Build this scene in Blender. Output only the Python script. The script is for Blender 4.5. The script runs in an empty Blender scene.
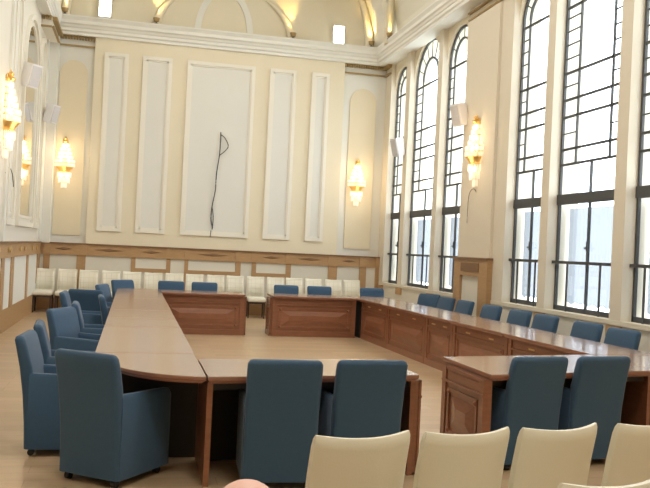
import bpy, bmesh, math, random
from mathutils import Vector, Matrix
random.seed(7)
S = bpy.context.scene
COL = S.collection
PI = math.pi

# ------------------------------------------------------------------ materials
def mat(name, color, rough=.6, metal=0, spec=.5, bump=None, noise=None, emit=None, estr=0, sheen=0, coat=0):
    m = bpy.data.materials.new(name); m.use_nodes = True
    nt = m.node_tree; b = nt.nodes['Principled BSDF']
    b.inputs['Base Color'].default_value = (*color, 1)
    b.inputs['Roughness'].default_value = rough
    b.inputs['Metallic'].default_value = metal
    b.inputs['Specular IOR Level'].default_value = spec
    if sheen: b.inputs['Sheen Weight'].default_value = sheen
    if coat:
        b.inputs['Coat Weight'].default_value = coat; b.inputs['Coat Roughness'].default_value = .12
    if emit:
        b.inputs['Emission Color'].default_value = (*emit, 1); b.inputs['Emission Strength'].default_value = estr
    tc = nt.nodes.new('ShaderNodeTexCoord')
    if noise:                                   # (scale, amount, stretch)
        sc, amt, st = noise
        mp = nt.nodes.new('ShaderNodeMapping'); mp.inputs['Scale'].default_value = st
        nz = nt.nodes.new('ShaderNodeTexNoise'); nz.inputs['Scale'].default_value = sc; nz.inputs['Detail'].default_value = 5
        nt.links.new(tc.outputs['Object'], mp.inputs[0]); nt.links.new(mp.outputs[0], nz.inputs['Vector'])
        mx = nt.nodes.new('ShaderNodeMix'); mx.data_type = 'RGBA'
        mx.inputs[6].default_value = (*[c*(1-amt) for c in color], 1)
        mx.inputs[7].default_value = (*[min(1, c*(1+amt)) for c in color], 1)
        nt.links.new(nz.outputs['Fac'], mx.inputs[0]); nt.links.new(mx.outputs[2], b.inputs['Base Color'])
    if bump:                                    # (scale, strength)
        n2 = nt.nodes.new('ShaderNodeTexNoise'); n2.inputs['Scale'].default_value = bump[0]
        nt.links.new(tc.outputs['Object'], n2.inputs['Vector'])
        bp = nt.nodes.new('ShaderNodeBump'); bp.inputs['Strength'].default_value = bump[1]; bp.inputs['Distance'].default_value = .01
        nt.links.new(n2.outputs['Fac'], bp.inputs['Height']); nt.links.new(bp.outputs[0], b.inputs['Normal'])
    return m

M = {}
M['cream'] = mat('cream paint', (.75, .68, .52), .75, noise=(1.5, .03, (1, 1, 1)))
M['tan'] = mat('tan paint', (.72, .64, .47), .75, noise=(1.5, .03, (1, 1, 1)))
M['panelwhite'] = mat('pale plaster panel', (.72, .715, .66), .7, noise=(2, .02, (1, 1, 1)))
M['white'] = mat('white plaster', (.76, .755, .70), .7)
M['moulding'] = mat('ivory moulding', (.79, .76, .67), .6)
M['pier'] = mat('pier paint', (.71, .65, .53), .7)
M['leftwall'] = mat('pale left wall paint', (.76, .73, .65), .7)
M['reveal'] = mat('window reveal plaster', (.78, .72, .68), .6)
M['gilt'] = mat('gilded dentil', (.36, .25, .10), .5)
M['oak'] = mat('honey oak', (.44, .27, .13), .45, noise=(6, .22, (1, 1, 9)))
M['oak2'] = mat('dark oak line', (.22, .12, .055), .5, noise=(6, .2, (1, 1, 9)))
M['dado'] = mat('dado panel', (.74, .70, .60), .6)
M['mahog'] = mat('mahogany', (.26, .105, .054), .35, noise=(5, .3, (1.2, 1.2, 7)), coat=.25)
M['mahogd'] = mat('mahogany dark', (.13, .052, .03), .4, noise=(5, .25, (1.2, 1.2, 7)))
M['top'] = mat('desk top veneer', (.34, .208, .142), .22, noise=(4, .12, (1.5, 6, 1)), spec=.6, coat=.5)
M['edge'] = mat('desk edge', (.27, .115, .07), .3, noise=(6, .2, (1, 1, 1)), coat=.4)
M['shade'] = mat('dark desk lining', (.022, .016, .013), .6)  # near-black colour paints in the shade under the desks
M['brass'] = mat('pale brass', (.72, .52, .25), .3, metal=.6)
M['gold'] = mat('gold metal', (.85, .58, .22), .3, metal=.8)
M['blue'] = mat('blue upholstery', (.030, .080, .150), .75, noise=(30, .10, (1, 1, 1)), bump=(250, .15), sheen=.15)
M['leather'] = mat('cream leatherette', (.76, .735, .62), .42, noise=(3, .03, (1, 1, 1)), bump=(120, .06))
M['darkleg'] = mat('dark wood leg', (.05, .028, .02), .4)
M['black'] = mat('black rubber', (.012, .012, .013), .5)
M['chrome'] = mat('chrome', (.6, .6, .6), .2, metal=1)
M['frame'] = mat('dark window steel', (.085, .088, .09), .6, spec=.25)
M['speaker'] = mat('white speaker plastic', (.78, .77, .78), .5)
M['grille'] = mat('speaker grille', (.62, .61, .62), .7, bump=(200, .3))
M['cable'] = mat('dark cable', (.05, .045, .04), .6)
M['mirror'] = mat('mirror glass', (.86, .87, .84), .03, metal=1)
M['bulb'] = mat('lit bulb', (1, .9, .7), .4, emit=(1, .84, .58), estr=9)
M['crystal'] = mat('lit crystal', (.80, .74, .64), .15, spec=.8, emit=(1, .86, .66), estr=.4)
M['lamp'] = mat('lamp diffuser', (1, 1, 1), .4, emit=(1, 1, 1), estr=9)
M['ceil'] = mat('ceiling plaster', (.74, .72, .62), .7)
M['vault'] = mat('vault tan plaster', (.70, .64, .49), .7)
M['skin'] = mat('skin', (.74, .46, .39), .5)
M['hair'] = mat('pale hair', (.62, .55, .42), .7, bump=(150, .4))
M['shirt'] = mat('white shirt', (.7, .7, .72), .8, bump=(60, .2))
M['trouser'] = mat('dark trousers', (.04, .04, .05), .8)
M['shoe'] = mat('black shoe', (.02, .018, .016), .4)

def floor_mat():
    m = bpy.data.materials.new('oak laminate floor'); m.use_nodes = True
    nt = m.node_tree; b = nt.nodes['Principled BSDF']; L = nt.links.new
    tc = nt.nodes.new('ShaderNodeTexCoord')
    br = nt.nodes.new('ShaderNodeTexBrick'); br.inputs['Scale'].default_value = 1
    br.inputs['Brick Width'].default_value = 1.3; br.inputs['Row Height'].default_value = .19
    br.inputs['Mortar Size'].default_value = .003; br.inputs['Bias'].default_value = 0
    br.inputs['Color1'].default_value = (.445, .30, .16, 1); br.inputs['Color2'].default_value = (.525, .365, .205, 1)
    br.inputs['Mortar'].default_value = (.36, .21, .10, 1)
    mp = nt.nodes.new('ShaderNodeMapping'); mp.inputs['Scale'].default_value = (1.5, 14, 1)
    nz = nt.nodes.new('ShaderNodeTexNoise'); nz.inputs['Scale'].default_value = 3; nz.inputs['Detail'].default_value = 6
    L(tc.outputs['Object'], br.inputs['Vector']); L(tc.outputs['Object'], mp.inputs[0]); L(mp.outputs[0], nz.inputs['Vector'])
    mx = nt.nodes.new('ShaderNodeMix'); mx.data_type = 'RGBA'; mx.blend_type = 'MULTIPLY'; mx.inputs[0].default_value = .35
    L(br.outputs['Color'], mx.inputs[6]); L(nz.outputs['Color'], mx.inputs[7])
    hs = nt.nodes.new('ShaderNodeHueSaturation'); hs.inputs['Saturation'].default_value = .9; hs.inputs['Value'].default_value = 1.2
    L(mx.outputs[2], hs.inputs['Color']); L(hs.outputs[0], b.inputs['Base Color'])
    b.inputs['Roughness'].default_value = .32
    return m
M['floor'] = floor_mat()

def quilt_mat():
    m = mat('quilted cream leatherette', (.76, .72, .60), .45)
    nt = m.node_tree; b = nt.nodes['Principled BSDF']; L = nt.links.new
    tc = nt.nodes.new('ShaderNodeTexCoord'); mp = nt.nodes.new('ShaderNodeMapping')
    mp.inputs['Rotation'].default_value = (PI/2, 0, 0)
    br = nt.nodes.new('ShaderNodeTexBrick'); br.offset = 0; br.inputs['Scale'].default_value = 1
    br.inputs['Brick Width'].default_value = .11; br.inputs['Row Height'].default_value = .11; br.inputs['Mortar Size'].default_value = .006
    br.inputs['Mortar Smooth'].default_value = 1
    br.inputs['Color1'].default_value = br.inputs['Color2'].default_value = (.76, .72, .60, 1); br.inputs['Mortar'].default_value = (.62, .57, .45, 1)
    L(tc.outputs['Object'], mp.inputs[0]); L(mp.outputs[0], br.inputs['Vector']); L(br.outputs['Color'], b.inputs['Base Color'])
    bp = nt.nodes.new('ShaderNodeBump'); bp.invert = True; bp.inputs['Strength'].default_value = .5; bp.inputs['Distance'].default_value = .01
    L(br.outputs['Fac'], bp.inputs['Height']); L(bp.outputs[0], b.inputs['Normal'])
    return m
M['quilt'] = quilt_mat()

def glass_mat():
    m = bpy.data.materials.new('window glass'); m.use_nodes = True; nt = m.node_tree
    nt.nodes.clear(); o = nt.nodes.new('ShaderNodeOutputMaterial')
    t = nt.nodes.new('ShaderNodeBsdfTransparent'); t.inputs[0].default_value = (.95, .98, 1, 1)
    g = nt.nodes.new('ShaderNodeBsdfGlossy'); g.inputs['Roughness'].default_value = .02
    x = nt.nodes.new('ShaderNodeMixShader'); x.inputs[0].default_value = .06
    nt.links.new(t.outputs[0], x.inputs[1]); nt.links.new(g.outputs[0], x.inputs[2]); nt.links.new(x.outputs[0], o.inputs[0])
    return m
M['glass'] = glass_mat()
def sheer_mat():
    m = bpy.data.materials.new('sheer curtain'); m.use_nodes = True; nt = m.node_tree
    nt.nodes.clear(); o = nt.nodes.new('ShaderNodeOutputMaterial')
    t = nt.nodes.new('ShaderNodeBsdfTransparent')
    g = nt.nodes.new('ShaderNodeBsdfTranslucent'); g.inputs[0].default_value = (.225, .25, .29, 1)
    d = nt.nodes.new('ShaderNodeBsdfDiffuse'); d.inputs[0].default_value = (.225, .25, .29, 1)
    a = nt.nodes.new('ShaderNodeMixShader'); a.inputs[0].default_value = .4
    x = nt.nodes.new('ShaderNodeMixShader'); x.inputs[0].default_value = .93
    nt.links.new(g.outputs[0], a.inputs[1]); nt.links.new(d.outputs[0], a.inputs[2])
    nt.links.new(t.outputs[0], x.inputs[1]); nt.links.new(a.outputs[0], x.inputs[2]); nt.links.new(x.outputs[0], o.inputs[0])
    return m
M['sheer'] = sheer_mat()

# ------------------------------------------------------------------ mesh helper
class MB:
    def __init__(s, f=None): s.v = []; s.f = []; s.tr = f
    def pt(s, p):
        s.v.append(tuple(s.tr(p)) if s.tr else tuple(p)); return len(s.v)-1
    def box(s, x0, x1, y0, y1, z0, z1, bev=0):
        if bev:
            b = bev
            def ring(z, i): return [(x0+i, y0+b, z), (x0+b, y0+i, z), (x1-b, y0+i, z), (x1-i, y0+b, z), (x1-i, y1-b, z), (x1-b, y1-i, z), (x0+b, y1-i, z), (x0+i, y1-b, z)]
            def ring2(z): return [(x0+b, y0+b, z)]*2+[(x1-b, y0+b, z)]*2+[(x1-b, y1-b, z)]*2+[(x0+b, y1-b, z)]*2
            e = b*.999
            rr = [[(min(max(p[0], x0+e), x1-e), min(max(p[1], y0+e), y1-e), z0) for p in ring(z0, 0)], ring(z0+b, 0), ring(z1-b, 0),
                  [(min(max(p[0], x0+e), x1-e), min(max(p[1], y0+e), y1-e), z1) for p in ring(z1, 0)]]
            return s.loft(rr)
        i = [s.pt(p) for p in ((x0, y0, z0), (x1, y0, z0), (x1, y1, z0), (x0, y1, z0), (x0, y0, z1), (x1, y0, z1), (x1, y1, z1), (x0, y1, z1))]
        for a in ((0, 3, 2, 1), (4, 5, 6, 7), (0, 1, 5, 4), (1, 2, 6, 5), (2, 3, 7, 6), (3, 0, 4, 7)): s.f.append([i[k] for k in a])
        return s
    def loft(s, rings, cap=True, close=True):
        R = [[s.pt(p) for p in r] for r in rings]; n = len(R[0])
        for a, b in zip(R, R[1:]):
            for k in range(n if close else n-1):
                s.f.append([a[k], a[(k+1) % n], b[(k+1) % n], b[k]])
        if cap and close: s.f.append(R[0][::-1]); s.f.append(R[-1])
        return s
    def prism(s, pts, d):                     # pts 3D polygon, d extrude vector
        q = [tuple(p[i]+d[i] for i in range(3)) for p in pts]
        return s.loft([pts, q])
    def tube(s, path, r, n=8, cap=True):
        P = [Vector(p) for p in path]; rings = []
        up = Vector((0, 0, 1))
        for i, p in enumerate(P):
            t = (P[min(i+1, len(P)-1)]-P[max(i-1, 0)]).normalized()
            a = t.cross(up)
            if a.length < 1e-3: a = t.cross(Vector((1, 0, 0)))
            a.normalize(); b = a.cross(t)
            rr = r[i] if isinstance(r, (list, tuple)) else r
            rings.append([tuple(p+a*rr*math.cos(2*PI*k/n)+b*rr*math.sin(2*PI*k/n)) for k in range(n)])
        return s.loft(rings, cap)
    def lathe(s, prof, c=(0, 0, 0), n=24, a0=0, a1=2*PI):
        full = abs(a1-a0-2*PI) < 1e-6
        m = n if full else n+1
        rings = [[(c[0]+r*math.cos(a0+(a1-a0)*k/n), c[1]+r*math.sin(a0+(a1-a0)*k/n), c[2]+z) for k in range(m)] for r, z in prof]
        return s.loft(rings, full, full)
    def build(s, name, material, parent=None, loc=(0, 0, 0), smooth=False, solid=0, bevel=0, sub=0, merge=True):
        me = bpy.data.meshes.new(name); me.from_pydata(s.v, [], s.f)
        bm = bmesh.new(); bm.from_mesh(me)
        if merge: bmesh.ops.remove_doubles(bm, verts=bm.verts, dist=1e-5)
        bmesh.ops.recalc_face_normals(bm, faces=bm.faces)
        bm.to_mesh(me); bm.free()
        if smooth:
            for p in me.polygons: p.use_smooth = True
            if hasattr(me, 'set_sharp_from_angle'): me.set_sharp_from_angle(angle=math.radians(50))
        me.materials.append(M[material])
        o = bpy.data.objects.new(name, me); COL.objects.link(o)
        o.location = loc
        if parent: o.parent = parent
        if solid:
            k = o.modifiers.new('solid', 'SOLIDIFY'); k.thickness = solid; k.offset = 0
        if bevel:
            k = o.modifiers.new('bevel', 'BEVEL'); k.width = bevel; k.segments = 2; k.limit_method = 'ANGLE'
        if sub:
            k = o.modifiers.new('sub', 'SUBSURF'); k.levels = k.render_levels = sub
        return o

def tag(o, label, cat, group=None):
    o['label'] = label; o['category'] = cat
    if group: o['group'] = group
    return o
def thing(name, label, cat, loc=(0, 0, 0), rz=0, group=None):
    o = bpy.data.objects.new(name, None); COL.objects.link(o); o.empty_display_size = .1
    o.location = loc; o.rotation_euler = (0, 0, rz); return tag(o, label, cat, group)
def struct(o): o['kind'] = 'structure'; return o
def copy_tree(o, parent=None):
    c = o.copy(); COL.objects.link(c)
    if parent: c.parent = parent
    for ch in list(o.children): copy_tree(ch, c)
    return c
def box(name, material, x0, x1, y0, y1, z0, z1, parent=None, bev=0):
    return MB().box(x0, x1, y0, y1, z0, z1, bev).build(name, material, parent)
def rrect(cx, cy, w, d, r, z, n=4):
    P = []
    for (sx, sy, a) in ((1, 1, 0), (-1, 1, PI/2), (-1, -1, PI), (1, -1, 1.5*PI)):
        for k in range(n+1):
            t = a+PI/2*k/n
            P.append((cx+sx*(w/2-r)+r*math.cos(t), cy+sy*(d/2-r)+r*math.sin(t), z))
    return P

# ------------------------------------------------------------------ room dimensions
XL, XR, YB, YF = -2.15, 6.1, 20.0, -3.5
XW = 6.20          # window wall face behind the piers
ZC0, ZC1 = 6.42, 6.83
ZR0, ZR1 = 1.29, 1.57    # wainscot rail

struct(box('floor', 'floor', XL-.3, XR+.6, YF-.3, YB+.3, -.2, 0))
ce = struct(box('ceiling', 'ceil', XL-.3, XR+.6, YF-.3, YB+.3, 9.4, 9.6))
wb = struct(box('wall_back', 'panelwhite', XL-.3, XR+.6, YB, YB+.3, 0, 9.4))
struct(box('wall_front', 'cream', XL-.3, XR+.6, YF-.3, YF, 0, 9.4))
wl = struct(box('wall_left', 'leftwall', XL-.3, XL, YF, YB, 0, 9.4))

# centre field of the back wall, projecting slightly
YC = YB-.12
box('wall_field', 'cream', -1.10, 4.97, YC, YB, 1.55, ZC0+.1, wb)
def frame_panel(x0, x1, z0, z1, parent, y, face='panelwhite'):
    m = MB(); w = .085
    m.box(x0, x1, y-.045, y, z0, z0+w).box(x0, x1, y-.045, y, z1-w, z1).box(x0, x0+w, y-.045, y, z0+w, z1-w).box(x1-w, x1, y-.045, y, z0+w, z1-w)
    i = w; 
    m.box(x0+i, x1-i, y-.028, y, z0+i, z0+i+.035).box(x0+i, x1-i, y-.028, y, z1-i-.035, z1-i).box(x0+i, x0+i+.035, y-.028, y, z0+i, z1-i).box(x1-i-.035, x1-i, y-.028, y, z0+i, z1-i)
    f = m.build('panel_frame', 'moulding', parent)
    box('panel_field', face, x0+w, x1-w, y-.012, y, z0+w, z1-w, f)
for x0, x1 in ((-.87, -.32), (.01, .70), (1.06, 2.705), (3.07, 3.74), (4.13, 4.58)):
    frame_panel(x0, x1, 1.885, 6.09, wb, YC)
# arched tan fields in the two side bays
def arched(x0, x1, z0, zs, y0, y1, parent, name, material, n=14):
    r = (x1-x0)/2; cx = (x0+x1)/2
    P = [(x0, y1, z0), (x1, y1, z0)]+[(cx+r*math.cos(PI*k/n), y1, zs+r*math.sin(PI*k/n)) for k in range(n+1)]
    MB().prism(P, (0, y0-y1, 0)).build(name, material, parent)
arched(-1.86, -1.24, 1.75, 5.55, YB-.03, YB, wb, 'niche_field', 'tan')
arched(5.17, 5.86, 1.75, 5.48, YB-.03, YB, wb, 'niche_field', 'tan')
box('corner_pilaster', 'panelwhite', XL, -1.90, YB-.22, YB, 1.55, ZC0, wb)

# ------------------------------------------------------------------ wainscot
wn = struct(MB().box(XL, XR, YB-.15, YB, ZR0+.03, ZR1-.03).build('trim_1', 'oak'))
box('cap_moulding', 'oak2', XL, XR, YB-.19, YB, ZR1-.03, ZR1, wn)
box('lower_moulding', 'oak', XL, XR, YB-.17, YB, ZR0, ZR0+.03, wn)
box('dado_panel', 'dado', XL, XR, YB-.125, YB, .42, ZR0, wn)
box('plinth', 'oak', XL, XR, YB-.15, YB, 0, .42, wn)
st = [(-2.02, -1.88), (-1.28, -1.08), (-.04, .06), (.78, .88), (1.21, 1.30), (2.44, 2.57), (2.84, 2.95), (3.69, 3.82), (4.77, 5.0), (5.58, 5.76), (6.0, 6.1)]
for a, b in st:
    box('stile', 'oak', a, b, YB-.15, YB-.12, .42, ZR0, wn)
    box('rail_block', 'oak', a-.01, b+.01, YB-.17, YB-.14, ZR0+.03, ZR1-.03, wn)
for a, b in ((.06, .78), (1.30, 2.44), (2.95, 3.69)):
    box('bottom_rail', 'oak', a, b, YB-.15, YB-.12, .95, 1.04, wn)
    c = (a+b)/2
    MB().loft([[(c-.03, YB-.15, .87), (c+.03, YB-.15, .87), (c+.07, YB-.15, .95), (c-.07, YB-.15, .95)], [(c-.03, YB-.12, .87), (c+.03, YB-.12, .87), (c+.07, YB-.12, .95), (c-.07, YB-.12, .95)]]).build('drop_ornament', 'oak2', wn)
for (a, b), (c, d) in zip(st, st[1:]):
    if c-b > .4:
        m = (b+c)/2; w = min(.42, (c-b)*.33); z = (ZR0+ZR1)/2
        MB().loft([[(m-w, YB-.151, z), (m, YB-.151, z-.035), (m+w, YB-.151, z), (m, YB-.151, z+.035)], [(m-w+.05, YB-.165, z), (m, YB-.165, z-.02), (m+w-.05, YB-.165, z), (m, YB-.165, z+.02)]]).build('lozenge', 'oak2', wn)
# left wall wainscot
wq = struct(MB().box(XL, XL+.06, YF, YB-.19, ZR0+.03, ZR1-.03).build('trim_2', 'oak'))
box('cap_moulding', 'oak2', XL, XL+.085, YF, YB-.19, ZR1-.03, ZR1, wq)
box('lower_moulding', 'oak', XL, XL+.07, YF, YB-.19, ZR0, ZR0+.03, wq)
box('dado_panel', 'white', XL, XL+.03, YF, YB-.15, .40, ZR0, wq)
box('plinth', 'oak', XL, XL+.03, YF, YB-.15, 0, .40, wq)
for a, b in ((19.4, 19.85), (17.6, 17.85), (15.4, 15.75), (14.3, 14.62), (12.6, 12.9), (9.3, 9.6), (6.2, 6.5), (3, 3.3)):
    box('stile', 'oak', XL, XL+.05, a, b, .40, ZR0, wq)
for yy in (19, 18.2, 17, 16.3, 15.1, 14.9, 13.8):
    MB().lathe([(.0, 0), (.045, .005), (.05, .02), (0, .035)], n=12).build('rosette', 'brass', wq).matrix_local = Matrix.Translation((XL+.06, yy, 1.43)) @ Matrix.Rotation(PI/2, 4, 'Y')

# ------------------------------------------------------------------ cornices
prof = [(.0, 0), (.05, 0), (.05, .06), (.09, .09), (.09, .15), (.12, .17), (.14, .21), (.19, .24), (.19, .31), (.23, .36), (.25, .38), (.25, .41), (0, .41)]
prof = [(d, ZC0+z) for d, z in prof]
def cornice(name, pts):                       # pts: for each end the map (d,z) -> xyz
    return struct(MB().loft([[pts[0](d, z) for d, z in prof], [pts[1](d, z) for d, z in prof]]).build(name, 'white'))
cb = cornice('trim_3', [lambda d, z: (XL, YC-d, z), lambda d, z: (XR, YC-d, z)])
cr = cornice('trim_4', [lambda d, z: (XR+.1 if d == 0 else XR-.24-d*.6, YF, z), lambda d, z: (XR+.1 if d == 0 else XR-.24-d*.6, YB, z)])
cl = cornice('trim_5', [lambda d, z: (XL if d == 0 else XL+.18+d*.5, YF, z), lambda d, z: (XL if d == 0 else XL+.18+d*.5, YB, z)])
# gilt dentil courses of the two side bays
def dentils(pts, parent, m=None):
    m = MB(); lo = MB()
    for (x0, y0), (x1, y1) in zip(pts, pts[1:]):
        L = math.hypot(x1-x0, y1-y0); ux, uy = (x1-x0)/L, (y1-y0)/L; nx, ny = uy, -ux
        n = max(1, int(L/.06))
        for k in range(n):
            a = (k+.2)*L/n; b = (k+.8)*L/n
            m.prism([(x0+ux*t+nx*d, y0+uy*t+ny*d, ZC0-.075) for t, d in ((a, 0), (b, 0), (b, .1), (a, .1))], (0, 0, .075))
        m.prism([(x0+ux*t+nx*d, y0+uy*t+ny*d, ZC0-.02) for t, d in ((0, 0), (L, 0), (L, .07), (0, .07))], (0, 0, .02))
        lo.prism([(x0+ux*t+nx*d, y0+uy*t+ny*d, ZC0-.24) for t, d in ((-.02, 0), (L, 0), (L, .05), (-.02, .05))], (0, 0, .035))
    o = m.build('dentil_course', 'gilt', parent, merge=False); lo.build('architrave_line', 'gilt', parent)
dentils([(-1.93, 18.4), (-1.93, YB), (-1.10, YB)], cb)
box('frieze_block', 'moulding', XL, -1.93, 18.4, YB, ZC0-.24, ZC0, cl)
dentils([(XL+.02, 18.4), (-1.93, 18.4)], cb)
dentils([(4.97, YB), (XR, YB), (XR, 19.55)], cb)

# ------------------------------------------------------------------ vault above the cornices
def rib(pt, a0, a1, r=.085):
    P = [pt(a0+(a1-a0)*k/30) for k in range(31)]
    MB().tube(P, [r*(1-.97*(k/30)**1.3) for k in range(31)], 10).build('vault_rib', 'vault', ce, smooth=True)
zb = ZC1-.08
rib(lambda a: (1.92+1.66*math.cos(a), YB-.06, zb+1.25*math.sin(a)), 0, PI*.34, .12)
rib(lambda a: (1.92-1.66*math.cos(a), YB-.06, zb+1.25*math.sin(a)), 0, PI*.34, .12)
rib(lambda a: (4.52+1.06*math.cos(a), YB-.08, zb+2.0*math.sin(a)), 0, PI*.45, .12)
rib(lambda a: (-.75-1.06*math.cos(a), YB-.08, zb+2.0*math.sin(a)), 0, PI*.45, .12)
rib(lambda a: (XR-.32-.12*math.sin(a), 17.3+1.62*math.cos(a), zb+1.6*math.sin(a)), 0, PI*.45, .12)
# corner pendentives
def corner(sign, x_wall, xb, ys):
    rings = []
    for k in range(13):
        t = 2.4*k/12; z = ZC1-.02+t; w = .9*(1-math.sqrt(max(0, 1-min(1, t/1.7)**2)))
        d = .12+.1*t+.16*t*t
        a = (xb-sign*w, YB); a2 = (xb-sign*w, YB-d)
        b = (x_wall, ys-w); b2 = (x_wall-sign*(d+.1), ys-w)
        mid = ((a2[0]+b2[0])/2+sign*.12, (a2[1]+b2[1])/2+.12)
        rings.append([(x_wall, YB, z), (*a, z), (*a2, z), (*mid, z), (*b2, z), (*b, z)])
    MB().loft(rings).build('corner_pendentive', 'ceil', ce)
corner(1, XR, 5.70, 18.95)
corner(-1, XL, -1.92, 18.95)
# coves over the long walls, above the cornice
def cove_side(x, sg):
    P = []
    for k in range(11):
        a = PI/2*k/10; P.append((x-sg*(.12+2.3*(1-math.cos(a))), z0 := ZC1-.02+2.4*math.sin(a)))
    o = MB().loft([[(px, YF, pz) for px, pz in P], [(px, 18.9, pz) for px, pz in P]], close=False).build('cove', 'ceil', ce, solid=.03)
cove_side(XW-.06, 1); cove_side(XL+.02, -1)
# plaster arch band in the centre lunette and ribs
rings = []
for k in range(25):
    a = PI*k/24; c, s_ = math.cos(a), math.sin(a)
    rings.append([(1.9+.72*c, YB-.0, ZC1-.05+1.2*s_), (1.9+.72*c, YB-.05, ZC1-.05+1.2*s_), (1.9+.57*c, YB-.05, ZC1-.05+1.04*s_), (1.9+.57*c, YB, ZC1-.05+1.04*s_)])
MB().loft(rings).build('arch_band', 'panelwhite', wb)
MB().box(XL, XR, YB-.015, YB, ZC1-.03, 9.4).build('lunette_field', 'vault', wb)

# gilded uplights on the cornice
UPL = [((.27, YC-.17, ZC1), (.36, YB-.10, 7.6), 'small dark uplight on the cornice left of the centre arch, shining gold on the vault'),
       ((3.57, YC-.17, ZC1), (3.48, YB-.10, 7.6), 'small dark uplight on the cornice right of the centre arch, shining gold on the vault'),
       ((5.58, YC-.17, ZC1), (5.55, YB-.10, 7.8), 'small dark uplight on the back cornice near the window-side corner'),
       ((-1.80, YC-.17, ZC1), (-1.78, YB-.10, 7.8), 'small dark uplight on the back cornice in the left corner'),
       ((XR-.34, 18.80, ZC1), (XR-.40, 18.86, 7.8), 'small dark uplight on the window-wall cornice by the corner vault')]
for i, (p, q, lab) in enumerate(UPL):
    t = thing('uplight', lab, 'uplight', p, 0, 'cornice uplights')
    MB().lathe([(0, 0), (.05, 0), (.05, .02), (.02, .03), (.02, .05)], n=14).build('base', 'frame', t)
    hd = MB().lathe([(.02, .05), (.06, .07), (.08, .15), (.065, .15), (.05, .09), (0, .085)], n=16).build('reflector', 'gilt', t)
    MB().lathe([(0, .10), (.03, .105), (.035, .125), (0, .145)], n=12).build('bulb', 'bulb', hd)
    l = bpy.data.lights.new('uplight_beam', 'SPOT'); l.energy = 60; l.color = (1, .68, .20); l.spot_size = math.radians(48); l.spot_blend = .6; l.shadow_soft_size = .04
    o = bpy.data.objects.new('uplight_beam', l); COL.objects.link(o); o.parent = t; o.location = (0, 0, .17)
    o.rotation_euler = (Vector(q)-Vector(p)-Vector((0, 0, .17))).to_track_quat('-Z', 'Y').to_euler()
# square floodlights in the side lunettes
for x, z, lab in ((-.92, 7.22, 'glowing white square lamp above the cornice left of the centre arch'), (4.76, 7.14, 'glowing white square lamp above the cornice right of the centre arch')):
    t = thing('square_lamp', lab, 'lamp', (x, YB-.06, z-.06), 0, 'square lamps above the back cornice')
    MB().box(-.15, .15, -.10, .03, -.25, .25, .015).build('housing', 'white', t)
    MB().box(-.13, .13, -.115, -.095, -.23, .23).build('diffuser', 'lamp', t)

# ------------------------------------------------------------------ right wall with windows
WINS = [(19.53, 18.37), (18.08, 16.28), (16.03, 14.69), (12.74, 11.52), (11.28, 9.54), (9.28, 8.06)]
ZS = .95
wr = struct(box('wall_right', 'dado', XR+.02, XR+.5, YF, YB, 0, ZS-.05))
edges = [YB]+[e for w in WINS for e in w]+[YF]
for k in range(0, len(edges), 2):
    a, b = edges[k+1], edges[k]
    narrow = b-a < .5
    box('pier', 'pier', XR, XR+.5, a, b, ZS-.05, ZC0+.1, wr)
    if narrow and a > 7:
        box('pier_block', 'oak', XR-.03, XR+.03, a-.02, b+.02, .72, .87, wr)
sl = struct(box('trim_6', 'pier', XR-.012, XR+.45, YF, YB-.2, ZS-.07, ZS-.01))
rl = struct(box('trim_7', 'oak', XR-.02, XR+.02, YF, YB-.2, .40, .44))
# raised field and oak panel on the broad pier between the window groups
box('pier_field', 'pier', XR-.05, XR, 13.20, 14.62, 1.66, ZC0-.25, wr)
pp = struct(box('trim_8', 'oak', XR-.10, XR, 13.15, 14.66, 1.33, 1.66))
box('cap_moulding', 'oak2', XR-.13, XR, 13.13, 14.68, 1.63, 1.67, pp)
box('stile', 'oak', XR-.10, XR, 14.36, 14.66, 0, 1.33, pp)
box('stile', 'oak', XR-.10, XR, 13.15, 13.52, 0, 1.33, pp)
box('field', 'dado', XR-.05, XR, 13.52, 14.36, 0, 1.33, pp)
box('inner_moulding', 'oak2', XR-.115, XR-.10, 13.5, 14.3, 1.41, 1.57, pp)
MB().box(XR-.05, XR, 12.75, 14.66, ZC0-.09, ZC0-.06).box(XR-.04, XR, 12.75, 14.66, ZC0-.22, ZC0-.19).build('frieze_line', 'gilt', pp)
R_ = [(.105, 0)]

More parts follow.
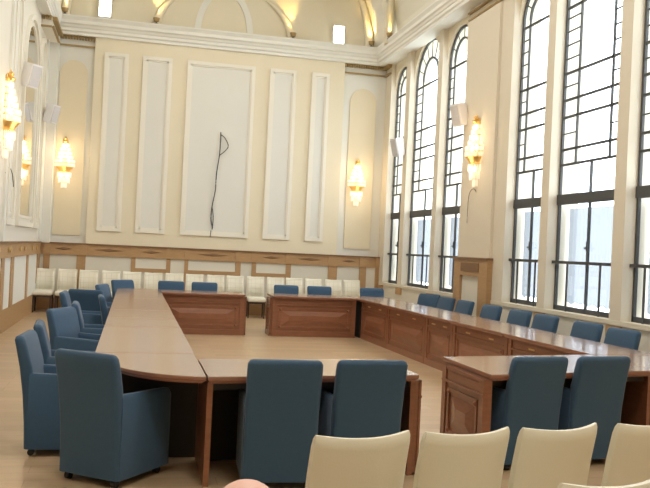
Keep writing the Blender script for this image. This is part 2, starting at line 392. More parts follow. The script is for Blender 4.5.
def window(i, yf, yn):
    w = yf-yn; r = w/2; cy = (yf+yn)/2; wide = w > 1.5
    zs = 5.62 if wide else 5.68
    # masonry above the arch
    P = [(XW, yf, ZC0+.1), (XW, yf, zs)]+[(XW, cy+r*math.cos(PI*k/20), zs+r*.98*math.sin(PI*k/20)) for k in range(1, 20)]+[(XW, yn, zs), (XW, yn, ZC0+.1)]
    if zs+r*.98 > ZC0+.06: 
        pass
    MB().prism(P, (.4, 0, 0)).build('arch_spandrel', 'cream', wr)
    f = MB(); x0, x1 = XW+.06, XW+.098; T = .045
    f.box(x0, x1, yf-T, yf, ZS-.02, zs).box(x0, x1, yn, yn+T, ZS-.02, zs).box(x0, x1, yn, yf, ZS-.02, ZS+.06)
    f.box(x0-.02, x1+.02, yn, yf, 2.53, 2.68)
    def arch(ro, ri, sq=.98):
        rr = []
        for k in range(25):
            a = PI*k/24; c, s_ = math.cos(a), math.sin(a)
            rr.append([(x, cy+q*c, zs+q*sq*s_) for x, q in ((x0, ro), (x1, ro), (x1, ri), (x0, ri))])
        f.loft(rr)
    arch(r, r-T)
    s_in = .43 if wide else .26
    ri = r-s_in
    arch(ri+.02, ri-.02)
    for k in range(1, 8 if wide else 6):
        a = PI*k/(8 if wide else 6); c, s_ = math.cos(a), math.sin(a)
        f.tube([(x0+.03, cy+ri*c, zs+ri*.98*s_), (x0+.03, cy+(r-.02)*c, zs+(r-.02)*.98*s_)], .011, 6)
    t = .014
    for y in (yf-s_in, yn+s_in): f.box(x0+.004, x1-.004, y-t, y+t, 3.12, zs)
    for z in (3.13, 3.36, 3.85, 4.11, 4.52, zs-.1): f.box(x0+.004, x1-.004, yn, yf, z-.018, z+.018)
    for z in (3.6, 4.32, 4.74, 4.95, 5.16, 5.36):
        f.box(x0+.01, x1-.01, yf-s_in, yf, z-.009, z+.009).box(x0+.01, x1-.01, yn, yn+s_in, z-.009, z+.009)
    f.box(x0, x1, cy-t, cy+t, ZS, 3.13)
    o = struct(f.build('window_%d' % i, 'frame'))
    g = MB(); xg = XW+.076
    Q = [(xg, yn+.02, ZS), (xg, yf-.02, ZS)]+[(xg, cy+(r-.02)*math.cos(PI*k/20), zs+(r-.02)*.98*math.sin(PI*k/20)) for k in range(21)]
    g.prism(Q, (.006, 0, 0)).build('pane', 'glass', o)
    b = MB(); zr = 1.66
    b.box(x0-.06, x0-.03, yn, yf, zr-.022, zr+.022)
    for y in ((yf+cy)/2, (yn+cy)/2): b.box(x0-.055, x0-.035, y-.014, y+.014, ZS-.01, zr)
    b.build('guard_rail', 'frame', o)
    MB().box(x0-.03, x0, cy-.035, cy-.02, 1.83, 1.97).box(x0-.05, x0-.03, cy-.05, cy+.0, 1.86, 1.89).build('latch', 'frame', o)
    return o
for i, (a, b) in enumerate(WINS): window(i+1, a, b)
# sheer curtains behind the lower panes
CURT = ['farthest window at the back corner', 'second window from the back wall', 'third window from the back wall, beside the broad sconce pier', 'window just before the broad pier on its near side', 'broad middle window of the near group', 'window at the right edge of the view']
for i, (a, b) in enumerate(WINS[:6]):
    w = a-b; y0, y1 = (b+.05, b+.05+w-.10)
    top = []; bot = []
    rings = []
    for zi in range(6):
        z = [1.05, 1.10, 1.5, 2.0, 2.42, 2.48][zi]
        rings.append([(XW+.24+.008*math.sin(k*1.9+i)+.006*math.sin(k*.7+zi*.5), y0+(y1-y0)*k/48, z-.015*math.sin(k*.9) if zi == 0 else z) for k in range(49)])
    o = MB().loft(rings, close=False).build('sheer_curtain', 'sheer', None, smooth=True)
    tag(o, 'white sheer curtain in the '+CURT[i], 'curtain', 'sheer curtains in the tall windows')

# ------------------------------------------------------------------ left wall: blind arches with mirrors
for (a, b, mir) in ((19.35, 18.45, False), (18.25, 15.95, True), (15.4, 14.55, False), (12.6, 11.6, False), (11.3, 9.5, True), (9.2, 8.1, False)):
    r = (a-b)/2; cy = (a+b)/2; zs = 6.05-r; f = MB()
    for w0, w1, h in ((0, .10, .06), (.16, .22, .03)):
        out = lambda d: [(cy+(r-d), 1.86+d)]+[(cy+(r-d)*math.cos(PI*k/20), zs+(r-d)*math.sin(PI*k/20)) for k in range(21)]+[(cy-(r-d), 1.86+d)]
        A, B = out(w0), out(w1)
        f.loft([[(XL, *p), (XL+h, *p), (XL+h, *q), (XL, *q)] for p, q in zip(A+A[:1], B+B[:1])], cap=False)
    o = f.build('arch_frame', 'moulding', wl)
    d = .10 if not mir else .22
    Q = [(XL+.012, cy-(r-d), 1.86+d), (XL+.012, cy+(r-d), 1.86+d)]+[(XL+.012, cy+(r-d)*math.cos(PI*k/20), zs+(r-d)*math.sin(PI*k/20)) for k in range(21)]
    MB().prism(Q, (-.01, 0, 0)).build('mirror' if mir else 'arch_field', 'mirror' if mir else 'white', o)
for a, b in ((20, 19.5), (14.5, 14.3), (12.9, 12.7)):
    box('pilaster', 'white', XL, XL+.05, b, a, ZR1, ZC0, wl)

# ------------------------------------------------------------------ crystal wall lamps
def sconce(loc, rz, lab, sc=1.0):
    """local: wall plane y=0, room towards -y, z=0 at the widest tier"""
    t = thing('crystal_sconce', lab, 'wall lamp', loc, rz, 'crystal wall lamps'); t.scale = (sc, sc, sc)
    MB().box(-.05, .05, -.03, 0, -.42, .56, .01).build('back_plate', 'gold', t)
    MB().lathe([(0, .47), (.05, .47), (.07, .50), (.03, .54), (.05, .57), (.015, .60), (.0, .65)], (0, -.06, 0), 14).build('crown', 'gold', t)
    tiers = [(.42, .085, .085), (.325, .12, .085), (.23, .15, .085), (.135, .175, .085), (.045, .225, .08), (-.045, .225, .08), (-.27, .155, .13), (-.40, .125, .15), (-.52, .06, .14)]
    for z, r, h in tiers:
        m = MB(); n = max(8, int(PI*r/.028))
        for k in range(n+1):
            a = PI+PI*k/n; x, y = r*math.cos(a), r*math.sin(a)*.85-.015
            q = .0085
            m.loft([[(x, y, z+h/2)]*4, [(x-q, y, z+h*.32), (x, y-q, z+h*.32), (x+q, y, z+h*.32), (x, y+q, z+h*.32)], [(x-q, y, z-h*.3), (x, y-q, z-h*.3), (x+q, y, z-h*.3), (x, y+q, z-h*.3)], [(x, y, z-h/2)]*4], cap=False)
        o = m.build('crystal_tier', 'crystal', t, merge=False)
        rg = MB(); 
        rg.tube([(r*math.cos(PI+PI*k/16), r*math.sin(PI+PI*k/16)*.85-.015, z+h/2) for k in range(17)], .005, 6)
        rg.build('tier_ring', 'gold', o)
    # bowl between the two groups of tiers
    MB().lathe([(.20, -.09), (.15, -.14), (.11, -.20)], (0, -.015, 0), 18, PI, 2*PI).build('bowl', 'gold', t, solid=.006)
    for z, r in ((.40, .04), (.22, .08), (.06, .11), (-.30, .07)):
        for s_ in (-1, 1):
            MB().lathe([(0, -.035), (.022, -.02), (.026, .01), (.012, .05), (0, .06)], (s_*r*.8, -.07, z), 10).build('bulb', 'bulb', t)
    for z, e in ((.25, 6), (-.32, 3)):
        l = bpy.data.lights.new('sconce_glow', 'POINT'); l.energy = e; l.color = (1, .72, .42); l.shadow_soft_size = .12
        o = bpy.data.objects.new('sconce_glow', l); COL.objects.link(o); o.parent = t; o.location = (0, -.30, z)
    return t
sconce((-1.66, YB-.03, 3.42), 0, 'lit crystal wall lamp on the back wall near its left corner')
sconce((5.43, YB-.03, 3.41), 0, 'lit crystal wall lamp on the back wall near the windows')
sconce((XR-.05, 13.88, 3.60), -PI/2, 'lit crystal wall lamp on the broad pier between the tall windows', 1.1)
sconce((XL, 14.1, 3.62), PI/2, 'large lit crystal wall lamp on the left wall at the picture edge', 1.2)

# ------------------------------------------------------------------ loudspeakers
def speaker(loc, rz, tilt, lab, wall):
    t = thing('loudspeaker', lab, 'speaker', loc, rz, 'white wall speakers')
    b = MB().loft([rrect(0, 0, .26, .20, .03, -.21), rrect(0, 0, .26, .22, .03, .21)]).build('cabinet', 'speaker', t, smooth=True)
    b.rotation_euler = (tilt, 0, 0)
    g = MB().box(-.11, .11, -.118, -.10, -.18, .18).build('grille', 'grille', b)
    MB().tube([(0, .06, 0), (0, wall, .02)], .018, 8).build('bracket', 'speaker', t)
    MB().box(-.06, .06, wall-.02, wall, -.06, .10, .005).build('wall_plate', 'speaker', t)
speaker((XL+.21, 15.45, 4.56), math.radians(55), math.radians(14), 'white loudspeaker high on the left wall, the nearer one', .20)
speaker((XL+.22, 19.2, 4.45), math.radians(60), math.radians(14), 'white loudspeaker high in the far left corner', .2)
speaker((XR-.17, 18.25, 4.18), math.radians(-72), math.radians(16), 'white loudspeaker tilted down by the farthest window', .12)
speaker((XR-.17, 14.55, 4.38), math.radians(-72), math.radians(16), 'white loudspeaker above the crystal lamp of the window wall', .10)

# ------------------------------------------------------------------ cables
def smooth_path(P, n=6):
    out = []
    Q = [Vector(P[0])]+[Vector(p) for p in P]+[Vector(P[-1])]
    for i in range(1, len(Q)-2):
        for k in range(n):
            t = k/n; a, b, c, d = Q[i-1:i+3]
            out.append(.5*((2*b)+(-a+c)*t+(2*a-5*b+4*c-d)*t*t+(-a+3*b-3*c+d)*t**3))
    out.append(Q[-2]); return out
yc = YC-.05
c = MB().tube(smooth_path([(1.93, yc+.02, 4.42), (1.93, yc, 4.2), (1.92, yc, 3.86), (1.87, yc, 3.4), (1.86, yc, 3.0), (1.80, yc, 2.6), (1.79, yc, 2.3), (1.84, yc, 2.08)]), .013, 6)
c.tube(smooth_path([(1.93, yc, 4.36), (2.03, yc-.02, 4.28), (2.12, yc-.02, 4.1), (2.05, yc-.02, 3.97), (1.92, yc, 3.85)]), .011, 6)
c.tube(smooth_path([(1.80, yc-.01, 2.6), (1.84, yc-.01, 2.35), (1.83, yc, 2.05)]), .011, 6)
c.tube(smooth_path([(1.80, yc, 2.02), (1.79, yc, 1.86)]), .007, 6)
tag(c.build('cable', 'cable', None, smooth=True), 'loose dark cable hanging from the large centre panel of the back wall', 'cable')
xc = XR-.085
tag(MB().tube(smooth_path([(xc, 13.80, 2.86), (xc-.02, 13.85, 2.92), (xc-.02, 14.0, 2.90), (xc, 14.14, 2.78), (xc, 14.16, 2.5), (xc, 14.16, 2.3)]), .005, 6).build('cable', 'cable', None, smooth=True), 'thin curled cable hanging below the crystal lamp of the window wall', 'cable')
tag(MB().tube(smooth_path([(XL+.035, 14.3, 2.70), (XL+.04, 14.6, 2.82), (XL+.04, 15.0, 2.75), (XL+.03, 15.35, 2.5)]), .008, 6).build('cable', 'cable', None, smooth=True), 'thin curled cable hanging below the crystal lamp of the left wall', 'cable')

# ------------------------------------------------------------------ conference desks
ZT = .77
def desk_tr(A, e1, e2):
    return lambda p: (e1[0]*p[0]+e2[0]*p[1], e1[1]*p[0]+e2[1]*p[1], p[2])
def slab(tr, poly, parent):
    """table top from a 2D outline in desk coordinates: veneer plate over a moulded edge"""
    n = len(poly); cx = sum(p[0] for p in poly)/n; cy = sum(p[1] for p in poly)/n
    def ins(d):
        out = []
        for (x, y) in poly:
            L = math.hypot(x-cx, y-cy); out.append((x-(x-cx)/L*d, y-(y-cy)/L*d))
        return out
    def rg(d, z): return [(x, y, z) for x, y in ins(d)]
    o = MB(tr).loft([rg(.001, ZT-.008), rg(.001, ZT-.002), rg(.004, ZT)]).build('tabletop', 'top', parent)
    MB(tr).loft([rg(.03, ZT-.05), rg(.03, ZT-.042), rg(.008, ZT-.034), rg(.0, ZT-.022), rg(.001, ZT-.008)]).build('edge_moulding', 'edge', o)
    return o
def decor(tr, L, parent, plates=True, y0=0, sgn=1, name='front_panel'):
    """panelled face of length L at depth y0 (faces -sgn*v)"""
    T = (lambda p: tr((p[0], y0+sgn*p[1], p[2])))
    f = MB(T)
    f.box(.02, L-.02, .0, .03, .02, .72)
    f.box(.01, L-.01, -.018, .0, 0, .10)
    for a in (.01, L-.09): f.box(a, a+.08, -.018, 0, .10, .72)
    f.box(.01, L-.01, -.024, 0, .585, .605).box(.01, L-.01, -.014, 0, .695, .72)
    o = f.build(name, 'mahog', parent)
    x0, x1, z0, z1 = .13, L-.13, .15, .545
    g = MB(T)
    w = .035
    g.box(x0, x1, -.014, 0, z0, z0+w).box(x0, x1, -.014, 0, z1-w, z1).box(x0, x0+w, -.014, 0, z0+w, z1-w).box(x1-w, x1, -.014, 0, z0+w, z1-w)
    g.build('panel_moulding', 'mahog', o)
    for a in (x0+w, x1-w):
        for b in (z0+w, z1-w):
            MB(T).loft([[(a-.022, -.016, b-.022), (a+.022, -.016, b-.022), (a+.022, -.016, b+.022), (a-.022, -.016, b+.022)], [(a-.006, -.032, b-.006), (a+.006, -.032, b-.006), (a+.006, -.032, b+.006), (a-.006, -.032, b+.006)]]).build('corner_stud', 'mahog', o)
    i = .065
    if x1-x0 > .3:
        j = min(.14, (x1-x0)*.22)
        MB(T).loft([[(x0+i, -.001, z0+i), (x1-i, -.001, z0+i), (x1-i, -.001, z1-i), (x0+i, -.001, z1-i)],
                    [(x0+i+j, -.022, z0+i+.085), (x1-i-j, -.022, z0+i+.085), (x1-i-j, -.022, z1-i-.085), (x0+i+j, -.022, z1-i-.085)]]).build('raised_panel', 'mahog', o)
    # frieze with inlaid plates
    MB(T).box(.11, L-.11, -.008, 0, .615, .685).build('frieze', 'mahog', o)
    if plates:
        for c in (L*.3, L*.72):
            MB(T).box(c-.07, c+.07, -.015, -.006, .633, .655, .004).build('brass_plate', 'brass', o)
    return o
def desk(label, A, e1, e2, L, D, ends=(False, False), plates=True, back=.27):
    t = thing('conference_desk', label, 'desk', (A[0], A[1], 0), 0, 'conference desks around the open square')
    tr = desk_tr(A, e1, e2); g = .009
    slab(tr, [(g, -.0), (L-g, 0), (L-g, D), (g, D)], t)
    decor(tr, L, t, plates, y0=.09)
    for k, x in enumerate((.012, L-.052)):
        o = MB(tr).box(x, x+.04, .12, D-back, 0, .72).build('side_panel', 'mahog', t)
        if ends[k]:
            s = 1 if k == 0 else -1; xo = x if k == 0 else x+.04
            T2 = lambda p: tr((xo+s*(p[1]-.031), p[0]+.10, p[2]))
            decor(T2, D-back-.08, o, False, 0, 1, 'end_panel')
    MB(tr).box(.055, L-.055, .122, .134, .0, .66).build('back_shade', 'shade', t)  # added dark sheet, stands in for shade on the sitter side
    MB(tr).box(.05, L-.05, .15, D-.12, .66, .72).build('drawer_box', 'shade', t)
    return t
bounds = [15.2, 13.65, 11.85, 10.8, 9.13, 7.23]
xr = lambda y: 4.28+(15.2-y)*.17/7.97
nm = ['the far end', 'second from the far end', 'in the middle', 'second from the near end', 'the near end']
for k in range(5):
    y0, y1 = bounds[k], bounds[k+1]
    desk('panelled mahogany desk of the window-side row, '+('unit at ' if k in (0, 4) else 'unit ')+nm[k], (xr(y0), y0), (.0213, -1), (1, 0), y0-y1, .80)
lb = [15.2, 13.3, 11.0, 9.87, 8.87, 6.76]
for k in range(5):
    y0, y1 = lb[k], lb[k+1]
    desk('brown-topped desk of the left row, '+('unit at ' if k in (0, 4) else 'unit ')+nm[k], (.53, y0), (0, -1), (-1, 0), y0-y1, .79)
desk('panelled mahogany desk at the back, left of the gap', (2.09, 15.2), (-1, 0), (0, 1), 1.55, .80, (True, False), False)
desk('panelled mahogany desk at the back, right of the gap', (2.61, 15.2), (1, 0), (0, 1), 1.66, .80, (True, False), False)
n1 = math.hypot(1, .12); n2 = math.hypot(1, .21)
desk('front desk at the left with two blue armchairs, open side to the viewer', (2.14, 6.65), (-1/n1, -.12/n1), (0, -1), 1.61*n1, .86, (True, False), False, .06)
desk('front desk at the right with a carved end panel and two blue armchairs', (2.73, 6.85), (1/n2, .21/n2), (0, -1), 1.72*n2, 1.02, (True, False), False, .06)
# corner pieces
def corner_desk(label, poly, panels, loc):
    t = thing('corner_desk', label, 'desk', (loc[0], loc[1], 0), 0, 'corner desks')
    tr = lambda p: (p[0]-loc[0], p[1]-loc[1], p[2])
    slab(tr, poly, t)
    for (x0, x1, y0, y1) in panels:
        MB(tr).box(x0, x1, y0, y1, 0, .72).build('support_panel', 'shade', t)  # near-black colour paints the shade below the corner top
q = [(.528, 6.756), (-.26, 6.756)]+[(.53-.79*math.cos(a), 6.756-1.15*math.sin(a)) for a in [PI/2*k/14 for k in range(1, 14)]]+[(.528, 5.612)]
corner_desk('rounded corner desk joining the left row and the front left desk', q, [(.30, .34, 6.52, 6.74), (-.05, .56, 6.46, 6.50)], (.3, 6.4))
q = [(4.455, 7.22), (5.25, 7.22)]+[(4.455+.795*math.cos(a), 7.22-1.03*math.sin(a)) for a in [PI/2*k/14 for k in range(1, 14)]]+[(4.455, 6.19)]
corner_desk('rounded corner desk at the right edge of the view', q, [(4.54, 4.58, 6.9, 7.2), (4.58, 5.1, 7.12, 7.16), (4.47, 4.50, 6.3, 7.1)], (4.7, 7.0))
corner_desk('square corner desk at the far end of the left row', [(.53, 15.205), (.53, 16.02), (-.26, 16.02), (-.26, 15.205)], [(-.2, .5, 15.29, 15.33), (.44, .48, 15.33, 15.8)], (.1, 15.7))
corner_desk('square corner desk at the far end of the window-side row', [(4.275, 15.205), (5.08, 15.205), (5.08, 16.02), (4.275, 16.02)], [(4.36, 5.0, 15.29, 15.33), (4.36, 4.40, 15.33, 15.8)], (4.8, 15.7))

# ------------------------------------------------------------------ blue armchairs
def make_armchair():
    t = thing('armchair', '', 'chair')
    rings = []
    prof = [(.055, -.235, .09, .485), (.25, -.245, .09, .48), (.45, -.26, .095, .48), (.65, -.29, .095, .485), (.80, -.328, .085, .49), (.85, -.343, .08, .488)]
    for z, y, d, w in prof: rings.append(rrect(0, y, w, d, .028, z))
    z, y, d, w = .872, -.348, .06, .465; rings.append(rrect(0, y, w, d, .025, z))
    z, y, d, w = .880, -.350, .03, .43; rings.append(rrect(0, y, w, d, .012, z))
    MB().loft(rings).build('backrest', 'blue', t, smooth=True)
    for s in (-1, 1):
        m = MB(); rr = []
        for y, zt in ((-.26, .61), (-.1, .605), (.15, .60), (.27, .595), (.30, .58), (.31, .555)):
            w = .065 if y < .3 else .045
            x = s*.2125
            rr.append([(x-w/2, y, .055), (x+w/2, y, .055), (x+w/2, y, zt-.02), (x+w/2-.015, y, zt), (x-w/2+.015, y, zt), (x-w/2, y, zt-.02)])
        m.loft(rr).build('arm', 'blue', t, smooth=True)
    MB().loft([rrect(0, .04, .36, .52, .02, .055), rrect(0, .04, .36, .52, .02, .36)]).build('seat_base', 'blue', t, smooth=True)
    MB().loft([rrect(0, .035, .33, .49, .03, .36), rrect(0, .035, .355, .52, .04, .385), rrect(0, .035, .355, .52, .04, .44), rrect(0, .035, .31, .46, .05, .465)]).build('seat_cushion', 'blue', t, smooth=True)
    for sx in (-1, 1):
        for sy in (-1, 1):
            x, y = sx*.19, .0+sy*.23
            c = MB().tube([(x-.018, y, .025), (x+.018, y, .025)], .025, 12).build('caster', 'black', t)
            MB().box(x-.008, x+.008, y-.008, y+.008, .03, .06).build('caster_stem', 'chrome', c)
    return t
AC = make_armchair(); AC.scale = (1.06, 1, 1.037); used = [0]
def armchair(x, y, face, label, group):
    """x,y: centre on floor, face: angle in degrees the sitter looks to (0 = +Y, ccw positive)"""
    o = AC if not used[0] else copy_tree(AC); used[0] = 1
    o.location = (x, y, 0); o.rotation_euler = (0, 0, math.radians(face)); o['label'] = label; o['group'] = group
G1 = 'blue armchairs at the conference desks'
def by_back(bx, by, face):                     # centre from the middle of the back's outer face
    a = math.radians(face); return bx-math.sin(a)*.31, by+math.cos(a)*.31
B = [(-.255, 5.74, -38, 'blue armchair at the rounded corner desk, back to the viewer at lower left'),
     (-.755, 6.78, -94, 'blue armchair at the left edge, front of the left row, its inner back lit'),
     (-.755, 7.68, -86, 'blue armchair of the left row, second from the near end, seen edge-on'),
     (-.70, 9.25, -116, 'blue armchair of the left row, third from the near end, turned to the viewer'),
     (-.61, 10.15, -88, 'blue armchair of the left row, fourth from the near end, edge-on with rounded top'),
     (-.90, 12.15, -92, 'blue armchair of the left row standing farther out from the desk'),
     (-.36, 11.55, -86, 'blue armchair pushed in close against the left row of desks'),
     (-.66, 12.80, -10, 'dark blue armchair standing with its back to the viewer behind the left row'),
     (-.46, 14.45, -108, 'blue armchair at the far part of the left row, next before the corner'),
     (-.16, 16.35, -140, 'blue armchair at the far left corner desk, its lit inner back in view'),
     (.77, 16.52, 180, 'blue armchair behind the back left desk, the left one of two'),
     (1.43, 16.52, 180, 'blue armchair behind the back left desk, the right one of two'),
     (3.12, 16.6, 180, 'blue armchair behind the back right desk, the left one of two'),
     (3.83, 16.62, 180, 'blue armchair behind the back right desk, the right one of two'),
     (5.00, 16.70, 176, 'blue armchair behind the far right corner desk')]
rch = [(5.66, 15.05, 118), (5.64, 14.10, 98), (5.65, 13.26, 96), (5.65, 12.18, 97), (5.68, 11.25, 97), (5.66, 10.42, 97), (5.65, 9.33, 98), (5.63, 8.52, 98)]
on = ['first', 'second', 'third', 'fourth', 'fifth', 'sixth', 'seventh', 'eighth']
for k, (x, y, f) in enumerate(rch): B.append((x, y, f, 'blue armchair behind the window-side desks, %s from the far end' % on[k]))
B += [(1.05, 5.50, -3, 'blue armchair at the front left desk, the left one of two'),
      (1.68, 5.55, 2, 'blue armchair at the front left desk, the right one of two'),
      (3.16, 5.90, 9, 'blue armchair at the front right desk, the left one of two'),
      (3.78, 5.99, 9, 'blue armchair at the front right desk, the right one of two')]
for bx, by, f, lab in B: armchair(*by_back(bx, by, f), f, lab, G1)

# ------------------------------------------------------------------ cream side chairs
def curved_back(w, z0, z1, t, bulge, lean, nx=12):
    m = MB(); rings = []
    H = z1-z0
    lev = [(0, 1), (.25, 1), (.5, 1), (.75, 1), (.93, 1), (.975, .8), (1, .35)]
    for u, k in lev:
        z = z0+H*u; yo = -lean*u*u; tt = t*k; ww = w*(1-.02*u)-(1-k)*.02
        fr = []; bk = []
        for i in range(nx+1):
            x = -ww/2+ww*i/nx; c = 1-(2*x/ww)**2
            e = 1 if 0 < i < nx else .55
            zz = z-(.012*c if u > .9 else 0)
            bk.append((x, yo-bulge*c-tt/2*e, zz)); fr.append((x, yo-bulge*c+tt/2*e, zz))
        rings.append(bk+fr[::-1])
    return m.loft(rings)
def make_side_chair():
    t = thing('side_chair', '', 'chair')
    o = curved_back(.425, .30, .95, .055, .045, .09).build('backrest', 'leather', t, loc=(0, -.17, 0), smooth=True)
    MB().box(-.17, .17, 0, .004, .50, .88).v
    q = MB(); R2 = []
    for u in (0, .5, 1):
        z = .50+.40*u; v = (z-.30)/.65
        fr = []
        for i in range(11):
            x = -.19+.38*i/10; c = 1-(2*x/.43)**2
            fr.append((x, -.09*v*v-.045*c+.030, z))
        R2.append(fr)
    q.loft(R2, close=False).build('quilted_front', 'quilt', o, solid=.008, smooth=True)
    MB().loft([rrect(0, .03, .40, .42, .03, .38), rrect(0, .03, .42, .45, .03, .40), rrect(0, .03, .42, .45, .03, .45), rrect(0, .03, .38, .41, .04, .475)]).build('seat', 'leather', t, smooth=True)
    for sx in (-1, 1):
        for sy in (-1, 1):
            x, y = sx*.185, .03+sy*.18
            MB().loft([rrect(x, y+(sy < 0)*-.03, .026, .026, .004, 0, 1), rrect(x, y, .04, .04, .004, .39, 1)]).build('leg', 'darkleg', t)
    MB().box(-.18, .18, -.16, -.14, .33, .38).box(-.18, .18, .20, .22, .33, .38).build('apron', 'darkleg', t)
    return t
SC = make_side_chair(); SC.scale = (1, 1, 1.02); used2 = [0]
def side_chair(x, y, face, label, group):
    o = SC if not used2[0] else copy_tree(SC); used2[0] = 1
    o.location = (x, y, 0); o.rotation_euler = (0, 0, math.radians(face)); o['label'] = label; o['group'] = group
ordw = ['first', 'second', 'third', 'fourth', 'fifth', 'sixth', 'seventh', 'eighth', 'ninth', 'tenth', 'eleventh', 'twelfth', 'thirteenth', 'fourteenth', 'fifteenth', 'sixteenth']
for k in range(16):
    side_chair(-1.92+.48*k, 19.22-.03*(k % 3), 180+random.uniform(-3, 3), 'cream upholstered chair against the back wall, %s from the left wall' % ordw[k], 'cream chairs along the back wall')
fr = [(.905, 3.05, 11), (1.363, 3.10, 12), (1.818, 3.17, 13), (2.315, 3.25, 14)]
for k, (x, y, f) in enumerate(fr):
    a = math.radians(f)
    side_chair(x-math.sin(a)*.26, y+math.cos(a)*.26, f, 'cream chair in the foreground row seen from behind, %s from the left' % ordw[k], 'cream foreground chairs')
for k, (x, y, f) in enumerate(((1.555, 2.37, 9),)):
    a = math.radians(f)
    side_chair(x-math.sin(a)*.26, y+math.cos(a)*.26, f, 'cream chair nearest the viewer, only its top edge in view at lower right', 'cream foreground chairs')
side_chair(.22, 1.42, 0, 'cream chair under the seated bald person at the bottom edge', 'cream foreground chairs')

# ------------------------------------------------------------------ seated person (only the crown is in view)
P0 = Vector((.222, 1.47, .033))
def skin(name, joints, edges, radii, material, parent, sub=2):
    me = bpy.data.meshes.new(name); me.from_pydata(joints, edges, []); me.materials.append(M[material])
    o = bpy.data.objects.new(name, me); COL.objects.link(o); o.parent = parent
    k = o.modifiers.new('skin', 'SKIN'); k.use_smooth_shade = True
    for i, r in enumerate(radii):
        me.skin_vertices[0].data[i].radius = r if isinstance(r, tuple) else (r, r)
    me.skin_vertices[0].data[0].use_root = True
    s = o.modifiers.new('sub', 'SUBSURF'); s.levels = s.render_levels = sub
    return o
pt = thing('person', 'bald person seated in the foreground, only the crown in view at the bottom edge', 'person', P0)
J = [(0, -.02, .52), (0, -.05, .68), (0, -.06, .84), (0, -.05, .95), (0, -.035, 1.0), (0, -.01, 1.07), (0, 0, 1.13),
     (.10, .02, .52), (.12, .42, .50), (.12, .42, .09), (.13, .53, .04),
     (-.10, .02, .52), (-.12, .42, .50), (-.12, .42, .09), (-.13, .53, .04),
     (.155, -.05, .90), (.20, .0, .68), (.13, .20, .565), (.09, .26, .56),
     (-.155, -.05, .90), (-.20, .0, .68), (-.13, .20, .565), (-.09, .26, .56)]
E_ = [(0, 1), (1, 2), (2, 3), (3, 4), (4, 5), (5, 6), (0, 7), (7, 8), (8, 9), (9, 10), (0, 11), (11, 12), (12, 13), (13, 14), (3, 15), (15, 16), (16, 17), (17, 18), (3, 19), (19, 20), (20, 21), (21, 22)]
RD = [(.13, .10), (.125, .095), (.14, .10), (.10, .075), .052, .05, .05, .085, .06, .042, .035, .085, .06, .042, .035, .055, .042, .033, .026, .055, .042, .033, .026]
body = skin('body', J, E_, RD, 'skin', pt)
Jc = [(0, -.02, .53), (0, -.05, .68), (0, -.06, .84), (0, -.05, .955), (.155, -.05, .90), (.20, 0, .68), (.13, .19, .567), (-.155, -.05, .90), (-.20, 0, .68), (-.13, .19, .567)]
skin('shirt', Jc, [(0, 1), (1, 2), (2, 3), (3, 4), (4, 5), (5, 6), (3, 7), (7, 8), (8, 9)], [(.145, .112), (.138, .108), (.155, .118), (.125, .10), .07, .05, .04, .063, .05, .04], 'shirt', pt)
Jt = [(0, -.02, .53), (.10, .02, .52), (.12, .42, .50), (.12, .42, .12), (-.10, .02, .52), (-.12, .42, .50), (-.12, .42, .12)]
skin('trousers', Jt, [(0, 1), (1, 2), (2, 3), (0, 4), (4, 5), (5, 6)], [(.14, .11), .095, .07, .055, .095, .07, .055], 'trouser', pt)
for s in (-1, 1):
    MB().loft([rrect(s*.125, .47, .09, .25, .04, 0), rrect(s*.125, .47, .09, .25, .04, .03), rrect(s*.125, .45, .08, .2, .038, .07), rrect(s*.122, .42, .075, .09, .035, .11)]).build('shoe', 'shoe', pt, smooth=True)
    for k, (dx, ln) in enumerate(((-.028, .07), (-.01, .08), (.01, .077), (.028, .062))):
        x = s*.09+dx
        MB().tube([(x, .265, .57), (x, .265+ln*.5, .575), (x, .265+ln*.85, .565), (x, .265+ln, .55)], [.0095, .009, .008, .006], 8).build('finger', 'skin', pt, smooth=True)
    MB().tube([(s*.07, .25, .565), (s*.045, .28, .57), (s*.035, .31, .565)], [.012, .011, .008], 8).build('thumb', 'skin', pt, smooth=True)
# head: shaped skull with face
m = MB(); rings = []
HC = (0, .01, 1.095)
for i in range(1, 20):
    ph = PI*i/20; z = math.cos(ph)
    ring = []
    for k in range(28):
        th = 2*PI*k/28; cx, sy = math.cos(th), math.sin(th)
        rx = .084*math.sin(ph); ry = .10*math.sin(ph)
        if z < 0: rx *= 1+.28*z; ry *= 1+.12*z
        x, y = rx*cx, ry*sy
        if sy > .9 and -.55 < z < -.05: y += .02*(1-abs(z+.3)/.25)*(sy-.9)*10 if abs(z+.3) < .25 else 0
        ring.append((HC[0]+x, HC[1]+y-.01, HC[2]+z*.118))
    rings.append(ring)
hd = m.loft(rings).build('head', 'skin', pt, smooth=True)
for s in (-1, 1):
    MB().lathe([(0, -.03), (.012, -.022), (.016, 0), (.013, .02), (0, .03)], (s*.079, -.005, 1.08), 10).build('ear', 'skin', hd, smooth=True)
    MB().lathe([(0, -.009), (.009, 0), (0, .009)], (s*.03, .083, 1.10), 10).build('eye', 'white', hd, smooth=True)
MB().tube([(-.022, .088, 1.035), (0, .092, 1.033), (.022, .088, 1.035)], .005, 6).build('mouth', 'shirt', hd)
m = MB(); rr = []
for i in range(6):                             # fringe of hair round the sides and back, skull left bare on top
    z = -.25+.16*i; ring = []
    for k in range(21):
        th = PI*.93+ (PI*1.14)*k/20
        q = math.sqrt(max(0, 1-z*z)); e = .005 if i < 5 else .001
        ring.append((HC[0]+(.078*q+e)*math.cos(th), HC[1]-.01+(.098*q+e)*math.sin(th), HC[2]+z*.118))
    rr.append(ring)
m.loft(rr, close=False).build('hair', 'hair', hd, solid=.006, smooth=True)

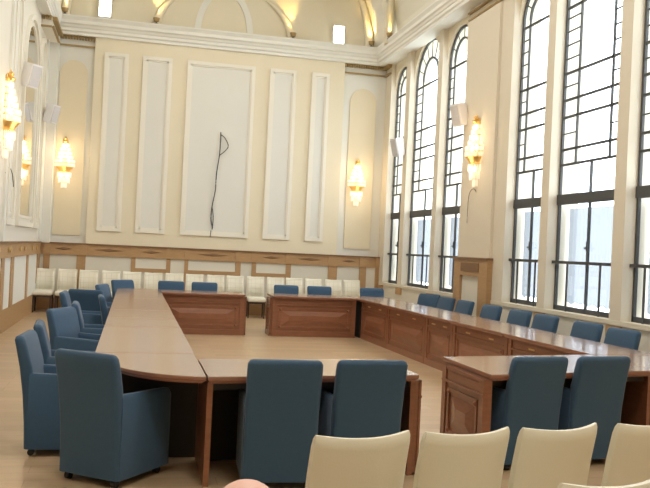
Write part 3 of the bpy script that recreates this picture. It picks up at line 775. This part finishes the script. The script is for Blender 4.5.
# ------------------------------------------------------------------ fill lamps added out of view to brighten the hall 
for y in (15.5, 10.5, 5.5, .5):
    t = thing('fill_light', 'added unseen round ceiling light over the hall', 'ceiling light', (2.0, y, 9.4), 0, 'added fill lights')
    MB().lathe([(0, 0), (.95, 0), (1.0, -.05), (.95, -.10), (.9, -.10)], n=40).build('rim', 'gold', t)
    MB().lathe([(0, -.09), (.9, -.09)], n=40).build('diffuser', 'lamp', t)
    l = bpy.data.lights.new('fill_lamp', 'AREA'); l.shape = 'DISK'; l.size = 1.8; l.energy = 120 if y > 8 else 190; l.color = (1, .97, .93)
    o = bpy.data.objects.new('fill_lamp', l); COL.objects.link(o); o.parent = t; o.location = (0, 0, -.12)

# ------------------------------------------------------------------ world daylight
w = bpy.data.worlds.new('overcast sky'); S.world = w; w.use_nodes = True
nt = w.node_tree; bg = nt.nodes['Background']
bg.inputs[0].default_value = (.94, .97, 1.0, 1); bg.inputs[1].default_value = 5.0
# outside ground so the sky light comes from above the street
g = MB().box(XR+.8, 60, -40, 60, -3.2, -3).build('street_ground', 'white'); struct(g)
for (a, b) in WINS:                            # light-gathering portals at the glazed openings
    l = bpy.data.lights.new('daylight', 'AREA'); l.shape = 'RECTANGLE'; l.size = a-b; l.size_y = 5.2; l.cycles.is_portal = True
    o = bpy.data.objects.new('daylight', l); COL.objects.link(o); o.location = (XR+.62, (a+b)/2, 3.6); o.rotation_euler = (0, PI/2, 0); o.rotation_euler = Vector((-1, 0, 0)).to_track_quat('-Z', 'Z').to_euler()

# ------------------------------------------------------------------ camera
f_px, yaw, pitch, roll = 814.4, .23042, .00791, .0472
cy_, sy_ = math.cos(yaw), math.sin(yaw); cp, sp = math.cos(pitch), math.sin(pitch)
F = Vector((sy_*cp, cy_*cp, sp)); Rr = Vector((cy_, -sy_, 0)); Dn = F.cross(Rr)
cr_, sr_ = math.cos(roll), math.sin(roll)
R2v = Rr*cr_-Dn*sr_; D2 = Rr*sr_+Dn*cr_
cd = bpy.data.cameras.new('camera'); cam = bpy.data.objects.new('camera', cd); COL.objects.link(cam)
mt = Matrix((R2v, -D2, -F)).transposed().to_4x4(); mt.translation = (0, 0, 1.67); cam.matrix_world = mt
cd.sensor_width = 36; cd.lens = 36*f_px/650; cd.clip_end = 200
S.camera = cam
S.view_settings.view_transform = 'Standard'; S.view_settings.look = 'None'; S.view_settings.gamma = 1; S.view_settings.use_curve_mapping = False
S.view_settings.exposure = 0.24
S.cycles.use_denoising = True; S.cycles.max_bounces = 10; S.cycles.diffuse_bounces = 6
